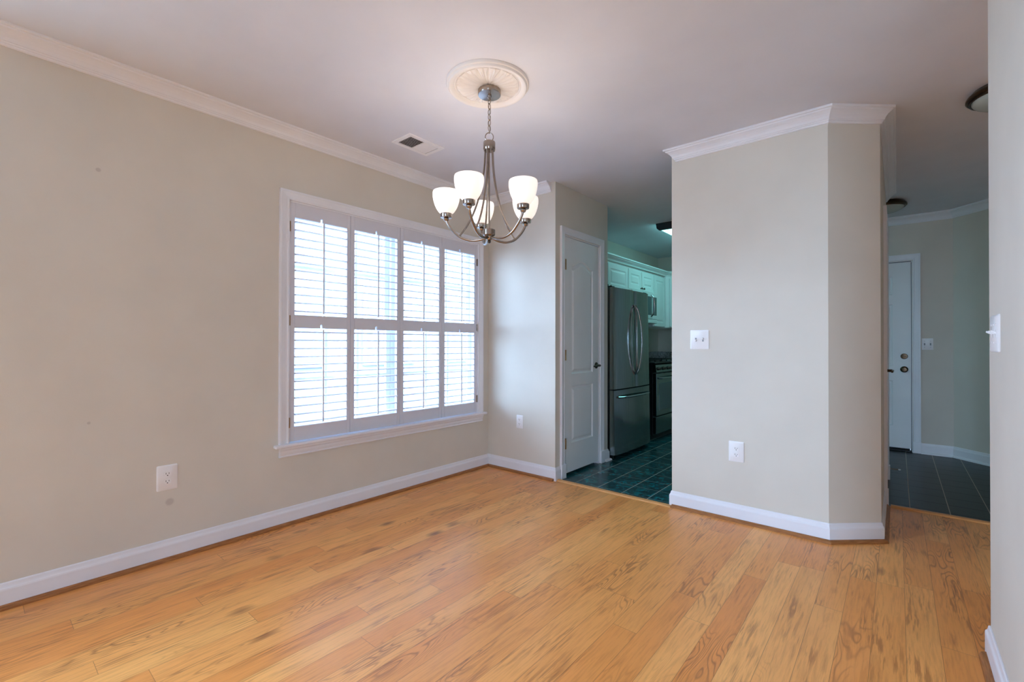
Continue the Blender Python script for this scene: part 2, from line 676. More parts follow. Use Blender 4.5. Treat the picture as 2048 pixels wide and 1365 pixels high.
# window opening in the left wall
WY0, WY1, WZ0, WZ1 = 1.288, 2.974, 0.500, 2.024
bm = new()
for a, b, c, d in ((BACK - .12, -2.9, 0, CEIL), (-2.9, -2.6, 0, CEIL), (-2.6, -0.4, 0, 1.15), (-2.6, -0.4, 2.35, CEIL), (-0.4, WY0, 0, CEIL),
                   (WY0, WY1, 0, WZ0), (WY0, WY1, WZ1, CEIL), (WY1, YB + .12, 0, CEIL)):
    box(bm, XL - .12, XL, a, b, c, d)
struct(obj('wall_left', bm, 'wall_left'))
# rear wall behind the camera with an opening added to light hall and facet
bm = new()
box(bm, XL, 0.8, BACK - .12, BACK, 0, CEIL)
box(bm, 0.8, 1.4, BACK - .12, BACK, 2.25, CEIL)
box(bm, 1.4, 3.2, BACK - .12, BACK, 0, CEIL)
struct(obj('wall_rear', bm, 'wall'))
bm = new()
box(bm, XL, XP - .12, YB, YB + .12, 0, CEIL)
struct(obj('wall_back', bm, 'wall'))
# pantry wall with its doorway
DY0, DY1, DZ = 3.247, 3.843, 2.05
bm = new()
box(bm, XP - .12, XP, YB, DY0, 0, CEIL)
box(bm, XP - .12, XP, DY1, 4.003, 0, CEIL)
box(bm, XP - .12, XP, DY0, DY1, DZ, CEIL)
box(bm, XK, XP - .12, 3.90, 4.003, 0, CEIL)
struct(obj('wall_pantry', bm, 'wall'))
bm = new()
box(bm, XK - .12, XK, YB + .12, YK + .12, 0, CEIL)
box(bm, XK, -1.2, YK, YK + .12, 0, CEIL)
box(bm, -1.2, -1.08, YFOY, YK + .12, 0, CEIL)
struct(obj('wall_kitchen', bm, 'wall'))
# partition between dining room, kitchen and hall, with the closet doorway in its hall side
CY0, CY1, CZ = 4.17, 4.93, 2.03
bm = new()
prism(bm, [(-1.2, YI), (-0.30, YI), (XH, 3.364), (XH, CY0), (XH - .12, CY0), (XH - .12, 3.42), (-0.345, 3.276), (-1.2, 3.276)], 0, CEIL)
box(bm, XH - .12, XH, CY1, 5.25, 0, CEIL)
box(bm, XH - .12, XH, CY0, CY1, CZ, CEIL)
struct(obj('wall_partition', bm, 'wall'))
bm = new()
box(bm, XR, XR + .12, 1.2, YR, 0, CEIL)
struct(obj('wall_right', bm, 'wall'))
# foyer wall with the front doorway, and the angled wall beside it
FX0, FX1, FZ = -0.80, 0.122, 2.005
bm = new()
box(bm, -1.08, FX0, YFOY, YFOY + .12, 0, CEIL)
box(bm, FX1, 0.43, YFOY, YFOY + .12, 0, CEIL)
box(bm, FX0, FX1, YFOY, YFOY + .12, FZ, CEIL)
struct(obj('wall_foyer', bm, 'wall'))
bm = new()
prism(bm, [(0.43, YFOY), (1.38, 5.39), (1.38, 5.56), (0.52, YFOY + .12), (0.43, YFOY + .12)], 0, CEIL)
struct(obj('wall_angled', bm, 'wall'))
bm = new()
box(bm, 1.38, 1.5, 2.4, 5.56, 0, CEIL)
box(bm, 1.5, 3.2, 2.4, 2.52, 0, CEIL)
box(bm, 3.08, 3.2, BACK, 2.4, 0, CEIL)
struct(obj('wall_hall', bm, 'wall'))

# ------------------------------------------------------------------ baseboards, shoe moldings, crown moldings
BASE = [(0, 0.0), (.014, 0.0), (.014, .078), (.0125, .084), (.009, .089), (.0075, .094), (.006, .104), (.003, .108), (0, .108)]
SHOE = [(.014, 0.0), (.033, 0.0), (.032, .008), (.027, .015), (.020, .019), (.014, .0195)]
CROWN = [(0, -.078), (.006, -.078), (.010, -.074), (.0105, -.068), (.015, -.066), (.017, -.060), (.021, -.059), (.027, -.045),
         (.036, -.034), (.047, -.025), (.058, -.019), (.060, -.013), (.068, -.012), (.071, -.009), (.071, 0), (0, 0)]
CROWN = [(a, CEIL + b) for a, b in CROWN]


def base(name, path, shoe=True, mit=(0, 0), shoe_mat='shoe'):
    struct(obj(name, sweep(new(), path, BASE, flat, mit), 'trim'))
    return path


base('baseboard_left', [(XL, YB), (XL, BACK)], mit=(-1, 0))
base('baseboard_back', [(XP, 3.188), (XP, YB), (XL, YB)], mit=(0, -1))
base('baseboard_partition', [(XH, 4.105), (XH, 3.364), (-0.30, YI), (-1.2, YI), (-1.2, 3.276)])
base('baseboard_right', [(XR, 1.2), (XR, YR), (XR + .12, YR), (XR + .12, 1.2)])
base('baseboard_hall', [(XH, 5.25), (XH, 4.995)])
base('baseboard_foyer', [(1.38, 5.39), (0.43, YFOY), (0.183, YFOY)])
base('baseboard_pantry', [(XP - .3, 4.003), (XP, 4.003), (XP, 3.925)], shoe=False)
struct(obj('trim_1', sweep(new(), [(XP - .004, YB), (XL, YB), (XL, BACK)], SHOE, flat), 'shoe'))
struct(obj('trim_2', sweep(new(), [(XH, 4.10), (XH, 3.364), (-0.30, YI), (-1.195, YI)], SHOE, flat), 'shoe'))
struct(obj('trim_3', sweep(new(), [(XR, 1.2), (XR, YR - .02)], SHOE, flat), 'shoe'))
struct(obj('trim_4', sweep(new(), [(1.38, 5.39), (0.43, YFOY), (0.185, YFOY)], SHOE, flat), 'trim'))
struct(obj('trim_5', sweep(new(), [(XP - .06, 4.003), (XP, 4.003), (XP, 3.925)], SHOE, flat), 'trim'))
struct(obj('trim_6', sweep(new(), [(-2.192, YB), (XL, YB), (XL, BACK)], CROWN, flat), 'trim'))
struct(obj('trim_7', sweep(new(), [(XH, 5.25), (XH, 3.364), (-0.30, YI), (-1.165, YI)], CROWN, flat, (0, 1)), 'trim'))
struct(obj('trim_8', sweep(new(), [(1.38, 5.39), (0.43, YFOY), (-1.08, YFOY)], CROWN, flat), 'trim'))
# oak reducers between the planks and the tiles
RED = [(-.026, 0), (-.022, .006), (-.008, .0115), (.008, .0115), (.020, .008), (.026, 0)]
struct(obj('trim_9', sweep(new(), [(-1.198, 3.140), (XP + .002, 3.140)], RED, flat), 'threshold'))
struct(obj('trim_10', sweep(new(), [(1.38, 4.135), (XH + .035, 4.135)], RED, flat), 'threshold'))

# ------------------------------------------------------------------ casings
CAS = [(0, 0), (0, .011), (.004, .013), (.010, .013), (.013, .011), (.022, .012), (.034, .015), (.044, .017), (.048, .019), (.058, .019), (.060, .017), (.060, 0)]


def casing(bm, x0, x1, z0, z1, reveal=.004):
    """three-sided casing on a wall whose face is local y = 0 and looks to -y"""
    p = [(x0 - reveal, z0), (x0 - reveal, z1 + reveal), (x1 + reveal, z1 + reveal), (x1 + reveal, z0)]
    return sweep(bm, p, CAS, lambda q, h: (q.x, -h, q.y))


def plinth(bm, x0, x1, w=.066, h=.115, t=.024):
    for a in (x0 - .004 - w + .003, x1 + .001):
        box(bm, a, a + w, -t, 0, 0, h, .002)
    return bm


def jamb(bm, x0, x1, z0, z1, d0, d1, t=.016, stop=None):
    box(bm, x0, x0 + t, d0, d1, z0, z1)
    box(bm, x1 - t, x1, d0, d1, z0, z1)
    box(bm, x0, x1, d0, d1, z1 - t, z1)
    if stop is not None:
        box(bm, x0 + t, x0 + t + .012, stop, d1, z0, z1 - t)
        box(bm, x1 - t - .012, x1 - t, stop, d1, z0, z1 - t)
        box(bm, x0 + t, x1 - t, stop, d1, z1 - t - .012, z1 - t)
    return bm


# ------------------------------------------------------------------ window_1 with stool, apron, sashes
# local frame of things on the left wall: x runs along world +Y, -y looks into the room (+X)
win = struct(thing('window_1', 'white cased window behind plantation shutters in the beige wall', 'window', (XL, 0, 0), R(90)))
obj('casing', casing(new(), WY0 + .006, WY1 - .006, WZ0, WZ1 - .006), 'trim', win)
obj('jamb', jamb(new(), WY0, WY1, WZ0, WZ1, 0, .12, .010), 'trim', win)
bm = new()
box(bm, WY0 - .088, WY1 + .088, -.040, 0, WZ0 - .016, WZ0 + .004, .006, 3)
box(bm, WY0, WY1, -.006, .12, WZ0 - .012, WZ0 + .004)
obj('sill', bm, 'trim', win)
APR = [(0, 0), (.010, 0), (.012, .006), (.009, .010), (.014, .026), (.016, .040), (.022, .048), (.024, .062), (0, .062)]
bm = new()
sweep(bm, [(WY1 + .055, 0), (WY0 - .055, 0)], APR, lambda q, h: (q.x, q.y, WZ0 - .078 + h))
obj('apron', bm, 'trim', win)
mid = (WY0 + WY1) / 2


def sash(bm, x0, x1, z0, z1, y0, y1, st=.040, cols=3, rows=2):
    box(bm, x0, x0 + st, y0, y1, z0, z1, .003)
    box(bm, x1 - st, x1, y0, y1, z0, z1, .003)
    box(bm, x0 + st, x1 - st, y0, y1, z0, z0 + st, .003)
    box(bm, x0 + st, x1 - st, y0, y1, z1 - st, z1, .003)
    ym = (y0 + y1) / 2
    for c in range(1, cols):
        xx = x0 + st + (x1 - x0 - 2 * st) * c / cols
        box(bm, xx - .009, xx + .009, ym - .008, ym + .008, z0 + st, z1 - st)
    for r in range(1, rows):
        zz = z0 + st + (z1 - z0 - 2 * st) * r / rows
        box(bm, x0 + st, x1 - st, ym - .007, ym + .007, zz - .009, zz + .009)
    return bm


bm = new()
box(bm, mid - .035, mid + .035, .075, .12, WZ0, WZ1, .003)
obj('mullion', bm, 'trim', win)
zm = 1.262
for a, b in ((WY0 + .01, mid - .035), (mid + .035, WY1 - .01)):
    for z0, z1, y0 in ((WZ0 + .004, zm + .02, .078), (zm - .02, WZ1 - .01, .100)):
        s_ = obj('sash', sash(new(), a, b, z0, z1, y0, y0 + .022), 'trim', win)
        g_ = new()
        box(g_, a + .03, b - .03, y0 + .0095, y0 + .0125, z0 + .03, z1 - .03)
        obj('window_pane', g_, 'glass', s_)

# ------------------------------------------------------------------ plantation shutters: four hinged panels
PZ0, PZ1 = 0.508, 2.014
edges_ = [1.2945, 1.7145, 2.1310, 2.5480, 2.9660]
stiles = [(.034, .026), (.030, .028), (.031, .028), (.033, .033)]
which = ['white louvered shutter panel beside the bare beige wall, hinged to the window casing',
         'white louvered shutter panel second from the bare beige wall, hanging by the leftmost panel',
         'white louvered shutter panel third from the bare beige wall, below the chandelier',
         'white louvered shutter panel nearest the room corner, hinged to the casing']
which[1] = 'second white louvered shutter panel counted from the bare beige wall'
which[2] = 'third white louvered shutter panel counted from the bare beige wall'
T0, T1 = .004, .032          # thickness of a panel behind the wall face


def slat_mesh(bm, x0, x1, z, tilt):
    n = 14
    prof = []
    for i in range(n):
        a = 2 * PI * i / n
        u_, w_ = 0.031 * math.cos(a), 0.0048 * math.sin(a) * (1.0 if abs(math.cos(a)) < .95 else .6)
        prof.append((u_ * math.cos(tilt) - w_ * math.sin(tilt), u_ * math.sin(tilt) + w_ * math.cos(tilt)))
    ym = (T0 + T1) / 2
    prism(bm, [(ym + p, z + q) for p, q in prof], x0, x1, 'x')


def notch_rail(bm, x0, x1, z0, z1, notch):
    c, w, h = notch
    pts = [(x0, z0), (c - w, z0), (c - w, z0 + h - w)]
    pts += [(c - w * math.cos(PI * i / 6), z0 + h - w + w * math.sin(PI * i / 6)) for i in range(1, 6)]
    pts += [(c + w, z0 + h - w), (c + w, z0), (x1, z0), (x1, z1), (x0, z1)]
    prism(bm, pts, T0, T1, 'y')


for i in range(4):
    a, b = edges_[i] + .0012, edges_[i + 1] - .0012
    w = b - a
    sl, sr = stiles[i]
    root = thing('shutter_panel', which[i], 'shutter', (XL, a, 0), R(90), 'plantation shutter panels in the window')
    bm = new()
    box(bm, 0, sl, T0, T1, PZ0, PZ1, .0015)
    box(bm, w - sr, w, T0, T1, PZ0, PZ1, .0015)
    xc = (sl + w - sr) / 2
    box(bm, sl, w - sr, T0, T1, PZ0, .600, .001)
    notch_rail(bm, sl, w - sr, 1.224, 1.306, (xc - .004, .0065, .026))
    notch_rail(bm, sl, w - sr, 1.922, PZ1, (xc - .004, .0065, .026))
    obj('shutter_frame', bm, 'shutter', root)
    for z0, z1 in ((.600, 1.224), (1.306, 1.922)):
        bm = new()
        for k in range(12):
            slat_mesh(bm, sl + .001, w - sr - .001, z0 + (z1 - z0) * (k + .5) / 12, R(3.0))
        obj('louver_bank', bm, 'shutter', root, smooth=True)
        bm = new()
        box(bm, xc - .005, xc + .005, T0 - .026, T0 - .016, z0 + .012, z1 - .006, .002)
        obj('tilt_rod', bm, 'shutter', root)
    if i in (0, 3):
        for hz in (.63, 1.27, 1.86):
            bm = new()
            hx = 0.0 if i == 0 else w
            tube(bm, [(hx, T0 - .006, hz - .032), (hx, T0 - .006, hz + .032)], .0042, 10)
            box(bm, hx - .006, hx + .006, T0 - .004, T0 + .001, hz - .030, hz + .030)
            obj('hinge', bm, 'brass' if i == 0 else 'nickel', root)

# ------------------------------------------------------------------ doors
STEPS = [(.002, .003), (.010, .010), (.020, .010), (.038, .0025), (.042, .0015)]


def lever(bm, x, z, y, dx):
    """round rose and a waved lever pointing along dx"""
    lathe(bm, [(0, 0), (.027, 0), (.030, -.003), (.028, -.008), (.014, -.013), (.011, -.016), (.011, -.044), (0, -.044)], 24, (x, y, z), 'y')
    p = smooth_curve([(x, y - .042, z), (x + dx * .02, y - .050, z + .001), (x + dx * .055, y - .050, z + .004), (x + dx * .085, y - .047, z - .002), (x + dx * .108, y - .044, z - .004)], 5)
    n = len(p)
    tube(bm, p, [.010 - .004 * math.sin(PI * k / (n - 1)) if k < n - 2 else .008 for k in range(n)], 10)
    return bm


def hinge_part(x, z, parent, mat='brass', y=-.006):
    bm = new()
    tube(bm, [(x, y, z - .045), (x, y, z + .045)], .0055, 10)
    box(bm, x - .006, x + .016, y + .003, y + .007, z - .044, z + .044)
    return obj('hinge', bm, mat, parent)


# door_1: the narrow pantry door with an arched upper panel
d1 = struct(thing('door_1', 'narrow white pantry door with an arched upper panel and dark lever handle', 'door', (XP, DY0, 0), R(90)))
W1 = DY1 - DY0
bm = new()
casing(bm, 0, W1, 0, DZ)
plinth(bm, 0, W1)
obj('casing', bm, 'trim', d1)
obj('jamb', jamb(new(), 0, W1, 0, DZ, 0, .12, .009, .040), 'trim', d1)
lw, lh = W1 - .022, 2.012
arch = []
pw0, pw1, zs, rise = .105, lw - .105, 1.775, .060
arch += [(pw0, .84), (pw1, .84)]
for i in range(0, 25):
    t = i / 24
    xx = pw1 + (pw0 - pw1) * t
    s = math.sin(PI * t)
    arch.append((xx, zs + rise * (0.5 - 0.5 * math.cos(2 * PI * t)) ** 1.0))
bm = new()
panelled(bm, lw, lh, .034, [rect(pw0, pw1, .245, .735), arch], STEPS)
for v in bm.verts:
    v.co += Vector((.011, .003, .026))
obj('door_leaf', bm, 'door', d1)
obj('door_handle', lever(new(), W1 - .058, .925, .003, -1), 'dark_nickel', d1)
for hz in (.28, 1.03, 1.80):
    hinge_part(.012, hz, d1, 'brass', -.007)

# door_2: front door at the end of the hall
d2 = struct(thing('door_2', 'white paneled entry door with knob and deadbolt at the end of the hall', 'door', (FX0, YFOY, 0)))
W2 = FX1 - FX0
bm = new()
casing(bm, 0, W2, 0, FZ)
plinth(bm, 0, W2)
obj('casing', bm, 'trim', d2)
obj('jamb', jamb(new(), 0, W2, 0, FZ, .0, .12, .006, .058), 'trim', d2)
lw, lh = W2 - .020, 1.962
loops = []
for xa, xb in ((.150, .415), (lw - .415, lw - .150)):
    for za, zb in ((.23, .71), (.86, 1.52), (1.62, 1.82)):
        loops.append(rect(xa, xb, za, zb))
bm = new()
panelled(bm, lw, lh, .04, loops, STEPS)
for v in bm.verts:
    v.co += Vector((.010, .016, .032))
obj('door_leaf', bm, 'door', d2)
kx = W2 - .066
obj('door_knob', lathe(new(), [(0, 0), (.032, 0), (.033, -.004), (.026, -.009), (.012, -.013), (.011, -.03), (.020, -.036), (.027, -.046), (.027, -.056), (.020, -.063), (0, -.065)], 24, (kx, .016, .862), 'y'), 'bronze', d2, smooth=True)
bm = new()
lathe(bm, [(0, 0), (.029, 0), (.030, -.004), (.025, -.012), (0, -.014)], 24, (kx, .016, 1.000), 'y')
box(bm, kx - .018, kx + .018, -.014, .006, .995, 1.005, .002)
obj('deadbolt', bm, 'bronze', d2, smooth=True)
bm = new()
box(bm, .01, W2 - .01, -.004, .118, 0, .018, .004)
box(bm, .02, W2 - .02, .060, .110, .018, .05)
obj('door_sill', bm, 'black', d2)
bm = new()
box(bm, W2 - .0105, W2 - .0062, .010, .057, .02, FZ - .02)
box(bm, .01, W2 - .01, .010, .057, FZ - .0110, FZ - .0064)
obj('dark_gap_strip', bm, 'black', d2)  # black strips put in for the dark gap round the leaf

# door_3: closet door seen edge-on in the hall side of the partition
d3 = struct(thing('door_3', 'closet door seen edge-on in the hall with a bronze lever handle', 'door', (XH, CY0, 0), R(90)))
W3 = CY1 - CY0
bm = new()
casing(bm, 0, W3, 0, CZ)
plinth(bm, 0, W3)
obj('casing', bm, 'trim', d3)
obj('jamb', jamb(new(), 0, W3, 0, CZ, 0, .12, .006, .040), 'trim', d3)
bm = new()
lw = W3 - .020
panelled(bm, lw, 1.99, .034, [rect(.11, lw / 2 - .05, .23, .72), rect(lw / 2 + .05, lw - .11, .23, .72), rect(.11, lw / 2 - .05, .86, 1.80), rect(lw / 2 + .05, lw - .11, .86, 1.80)], STEPS)
for v in bm.verts:
    v.co += Vector((.010, .004, .022))
obj('door_leaf', bm, 'door', d3)
obj('door_handle', lever(new(), W3 - .07, .91, .004, -1), 'bronze', d3, smooth=True)
for hz in (.28, 1.03, 1.80):
    hinge_part(.006, hz, d3, 'brass', -.006)

# ------------------------------------------------------------------ wall plates
def rounded(w, h, r, n=5):
    pts = []
    for cx, cz, a0 in ((w / 2 - r, -h / 2 + r, -90), (w / 2 - r, h / 2 - r, 0), (-w / 2 + r, h / 2 - r, 90), (-w / 2 + r, -h / 2 + r, 180)):
        for i in range(n + 1):
            a = R(a0 + 90 * i / n)
            pts.append((cx + r * math.cos(a), cz + r * math.sin(a)))
    return pts


def plate_mesh(bm, w, h):
    lo = rounded(w, h, .006)
    hi = rounded(w - .010, h - .010, .004)
    a = [bm.verts.new((p[0], 0, p[1])) for p in lo]
    b = [bm.verts.new((p[0], -.0028, p[1])) for p in lo]
    c = [bm.verts.new((p[0], -.0062, p[1])) for p in hi]
    n = len(a)
    for A, B in ((a, b), (b, c)):
        for i in range(n):
            j = (i + 1) % n
            bm.faces.new((A[i], A[j], B[j], B[i]))
    bm.faces.new(c)
    bm.faces.new(a)
    return bm


def outlet(label, loc, rotz, w, h):
    t = thing('wall_outlet', label, 'outlet', loc, rotz, 'duplex wall outlets')
    obj('cover_plate', plate_mesh(new(), w, h), 'plate', t, smooth=True)
    for dz in (.0195, -.0195):
        bm = new()
        pts = []
        for i in range(28):
            a = 2 * PI * i / 28
            pts.append((.0172 * math.cos(a), dz + max(-.0125, min(.0125, .0172 * math.sin(a)))))
        prism(bm, [p for k, p in enumerate(pts)], -.0085, -.005, 'y')
        rc = obj('receptacle', bm, 'plate', t)
        bm = new()
        box(bm, -.0075, -.0053, -.0089, -.0070, dz - .0015, dz + .0075)
        box(bm, .0053, .0075, -.0089, -.0070, dz - .0005, dz + .0065)
        lathe(bm, [(0, -.0089), (.0026, -.0089), (.0026, -.0070), (0, -.0070)], 10, (0, 0, dz - .0070), 'y')
        obj('slot', bm, 'slot', rc)
    bm = new()
    lathe(bm, [(0, -.0078), (.0028, -.0074), (.0030, -.006)], 12, (0, 0, 0), 'y')
    obj('screw', bm, 'plate', t)
    return t


def switch(label, loc, rotz, w, h, n, up=(1, -1), mark='plate', tog=None):
    t = thing('light_switch', label, 'light switch', loc, rotz)
    obj('cover_plate', plate_mesh(new(), w, h), 'plate', t, smooth=True)
    for i in range(n):
        cx = (i - (n - 1) / 2) * .046
        bm = new()
        box(bm, cx - .0055, cx + .0055, -.0068, -.0050, -.0125, .0125)
        sl_ = obj('toggle_slot', bm, mark, t)
        s = up[i % len(up)]
        bm = new()
        prism(bm, [(-.004, -.004 * s), (-.004, .004 * s), (-.0175, .0105 * s), (-.0195, .0085 * s), (-.0195, .0045 * s)], cx - .0038, cx + .0038, 'x')
        obj('toggle', bm, tog or 'plate', t)
        for dz in (.030, -.030):
            bm = new()
            lathe(bm, [(0, -.0078), (.0028, -.0074), (.0030, -.006)], 12, (cx, 0, dz), 'y')
            obj('screw', bm, mark if tog else 'plate', t)
    return t


outlet('white jumbo duplex outlet on the beige wall below and beside the shuttered window', (XL, .673, .428), R(90), .090, .130)
outlet('small white duplex outlet on the back wall between window corner and pantry door', (-2.527, YB, .444), 0, .072, .116)
outlet('white duplex outlet low on the partition wall beneath the double switch', (-.785, YI, .441), 0, .090, .130)
M['toggle_grey'] = paint('grey plastic', (150, 152, 158), 0.4, 0.0)
switch('white double toggle switch on the partition wall beside the kitchen opening', (-1.012, YI, 1.155), 0, .121, .128, 2, (-1, 1), 'toggle_grey')
switch('white triple toggle switch on the near wall seen edge-on', (XR, 2.235, 1.162), R(-90), .165, .126, 3, (1, 1, 1))
switch('small white double switch on the hall wall beside the front door', (.238, YFOY, 1.128), 0, .088, .118, 2, (1, -1), 'toggle_grey', 'toggle_grey')

# spring door stop on the hall baseboard
ds = thing('door_stop', 'small door stop with white tip on the hall baseboard', 'door stop', (XH + .014, 5.09, .062), R(90))
obj('base', lathe(new(), [(0, 0), (.014, 0), (.014, -.004), (.008, -.010), (0, -.010)], 16, (0, 0, 0), 'y'), 'rubber', ds)
bm = new()
tube(bm, [(.0045 * math.cos(k * .9), -.010 - .0011 * k, .0045 * math.sin(k * .9)) for k in range(50)], .0016, 6)
obj('spring', bm, 'brass', ds)
obj('tip', lathe(new(), [(0, -.062), (.006, -.062), (.0065, -.070), (.005, -.078), (0, -.080)], 14, (0, 0, 0), 'y'), 'rubber', ds, smooth=True)

# ------------------------------------------------------------------ ceiling medallion and chandelier
CX, CY = -1.628, 1.750
bm = new()
RM, ZM = .213, CEIL
seg = 480


def petal(r, a):
    """height of the carved acanthus field below the ceiling"""
    k = 16
    ph = (a * k / (2 * PI)) % 1.0
    side = abs(ph - .5) * 2                       # 0 mid-leaf, 1 between leaves
    t = (r - .055) / (.158 - .055)
    h = .012 + .006 * math.sin(PI * min(1, max(0, t)) ** .8)
    edge = max(0.0, 1 - ((1 - side) / .24))        # groove between two leaves
    rib = max(0.0, 1 - side / .14) * .0025
    groove = .013 * edge * (1 if t < .85 else .5)
    fluting = .0032 * math.cos(2 * PI * ph * 4) * min(1, max(0, (1 - t) * 3))
    curl = .005 * math.exp(-((t - .86) / .10) ** 2) * (1 - side)
    return h - groove + rib + fluting + curl


rings = []
for r in [.0] + [.055 + (.160 - .055) * i / 18 for i in range(19)]:
    if r == 0:
        rings.append([bm.verts.new((0, 0, -.016))])
    else:
        rings.append([bm.verts.new((r * math.cos(2 * PI * i / seg), r * math.sin(2 * PI * i / seg), -petal(r, 2 * PI * i / seg))) for i in range(seg)])
for r, h in ((.162, .006), (.165, .012), (.169, .014), (.172, .012), (.174, .013), (.182, .021), (.191, .025), (.199, .024), (.203, .019), (.204, .015), (.210, .013), (.213, .008), (.213, 0)):
    rings.append([bm.verts.new((r * math.cos(2 * PI * i / seg), r * math.sin(2 * PI * i / seg), -h)) for i in range(seg)])
for A, B in zip(rings, rings[1:]):
    for i in range(seg):
        j = (i + 1) % seg
        if len(A) == 1:
            bm.faces.new((A[0], B[i], B[j]))
        else:
            bm.faces.new((A[i], A[j], B[j], B[i]))
bm.faces.new(rings[-1])
me_ = obj('ceiling_medallion', bm, 'plaster', None, (CX + .013, CY - .027, ZM), smooth=True)
tag(me_, 'round carved plaster medallion on the ceiling above the chandelier', 'ceiling medallion')

ch = thing('chandelier', 'brushed nickel five-arm chandelier with glowing white glass shades hanging from the ceiling medallion', 'chandelier', (CX, CY, 0))
z0 = 2.451
obj('canopy', lathe(new(), [(0, z0), (.056, z0), (.060, z0 - .003), (.060, z0 - .024), (.058, z0 - .027), (.050, z0 - .028), (.012, z0 - .030), (.010, z0 - .040), (0, z0 - .042)], 48), 'nickel', ch, smooth=True)
# chain of oval links
bm = new()
zc, i = z0 - .040, 0
while zc > 2.245:
    L_, W_ = .017, .0085
    pts = []
    for k in range(16):
        a = 2 * PI * k / 16
        x_, z_ = W_ * math.cos(a), L_ * math.sin(a)
        pts.append((x_, 0, zc - L_ + z_) if i % 2 == 0 else (0, x_, zc - L_ + z_))
    tube(bm, pts, .0019, 8, True)
    zc -= .0285
    i += 1
tube(bm, [(.003 * math.cos(q), .003 * math.sin(q), z0 - .04 - .0125 * q) for q in range(16)], .0013, 6)
obj('chain', bm, 'nickel', ch, smooth=True)
ra = math.atan2(-CY, -CX)
bm = new()
tube(bm, [(.021 * math.cos(2 * PI * k / 28) * math.cos(ra + PI / 2), .021 * math.cos(2 * PI * k / 28) * math.sin(ra + PI / 2), 2.206 + .023 * math.sin(2 * PI * k / 28)) for k in range(28)], .0026, 8, True)
obj('hanging_ring', bm, 'nickel', ch, smooth=True)
obj('upper_hub', lathe(new(), [(0, 2.184), (.010, 2.184), (.0295, 2.180), (.0315, 2.177), (.0315, 2.142), (.0295, 2.138), (.0295, 2.134), (0, 2.134)], 36), 'nickel', ch, smooth=True)
obj('center_stem', tube(new(), [(0, 0, 2.14), (0, 0, 1.70)], .0042, 10), 'nickel', ch, smooth=True)
hub = obj('lower_hub', lathe(new(), [(0, 1.722), (.029, 1.722), (.0315, 1.719), (.0315, 1.692), (.028, 1.688), (.018, 1.684), (.016, 1.672), (.012, 1.666), (0, 1.664)], 36), 'nickel', ch, smooth=True)
obj('finial', lathe(new(), [(0, 1.666), (.008, 1.664), (.0095, 1.657), (.006, 1.651), (0, 1.649)], 20), 'dark_nickel', hub, smooth=True)
to = Vector((-CX, -CY)).normalized()
side = Vector((-to.y, to.x))
first = {}
for n_, phi in enumerate((-25, 47, 119, 191, 263)):
    p = R(phi)
    dv = to * math.cos(p) + side * math.sin(p)
    ang = math.atan2(dv.y, dv.x)

    def RZ(pts):
        return [(r, 0, z) for r, z in pts]
    if n_ == 0:
        P = {}
        c_ = smooth_curve(RZ([(.012, 1.679), (.055, 1.668), (.105, 1.667), (.155, 1.685), (.195, 1.722), (.219, 1.757), (.227, 1.782)]), 6)
        P['arm'] = obj('arm', tube(new(), c_, .0066, 12), 'nickel', ch, smooth=True)
        c_ = smooth_curve(RZ([(.021, 2.138), (.025, 2.06), (.035, 1.98), (.052, 1.90), (.078, 1.82), (.115, 1.745), (.158, 1.687)]), 6)
        P['rod'] = obj('rod', tube(new(), c_, .0048, 10), 'nickel', ch, smooth=True)
        P['cup'] = obj('socket_cup', lathe(new(), [(0, 1.770), (.010, 1.770), (.013, 1.773), (.015, 1.781), (.012, 1.784), (.024, 1.786), (.0295, 1.788), (.0305, 1.791), (.0305, 1.809), (.0285, 1.811), (0, 1.811)], 32, (.227, 0, 0)), 'nickel', P['arm'], smooth=True)
        out_ = [(.022, 1.805), (.030, 1.808), (.041, 1.818), (.052, 1.834), (.061, 1.854), (.0675, 1.876), (.0710, 1.897), (.0715, 1.910), (.0705, 1.920), (.0690, 1.925)]
        in_ = [(r - .004, z) for r, z in out_[::-1]]
        P['shade'] = obj('lamp_shade', lathe(new(), out_ + in_, 40, (.227, 0, 0), cap=False), 'shade', ch, smooth=True)
        P['bulb'] = obj('light_bulb', lathe(new(), [(0, 1.812), (.012, 1.814), (.013, 1.835), (.022, 1.850), (.025, 1.864), (.021, 1.880), (.010, 1.890), (0, 1.892)], 20, (.227, 0, 0)), 'bulb', P['shade'], smooth=True)
        for k in ('arm', 'rod', 'shade'):
            P[k].rotation_euler[2] = ang
    else:
        for k in ('arm', 'rod', 'shade'):
            c = P[k].copy()
            COL.objects.link(c)
            c.rotation_euler[2] = ang
            for sub in (P['cup'],) if k == 'arm' else ((P['bulb'],) if k == 'shade' else ()):
                q = sub.copy()
                COL.objects.link(q)
                q.parent = c
    light('chandelier_lamp', 'POINT', (CX + .227 * dv.x, CY + .227 * dv.y, 1.93), 0.55, (1.0, 0.95, 0.89), radius=.03)

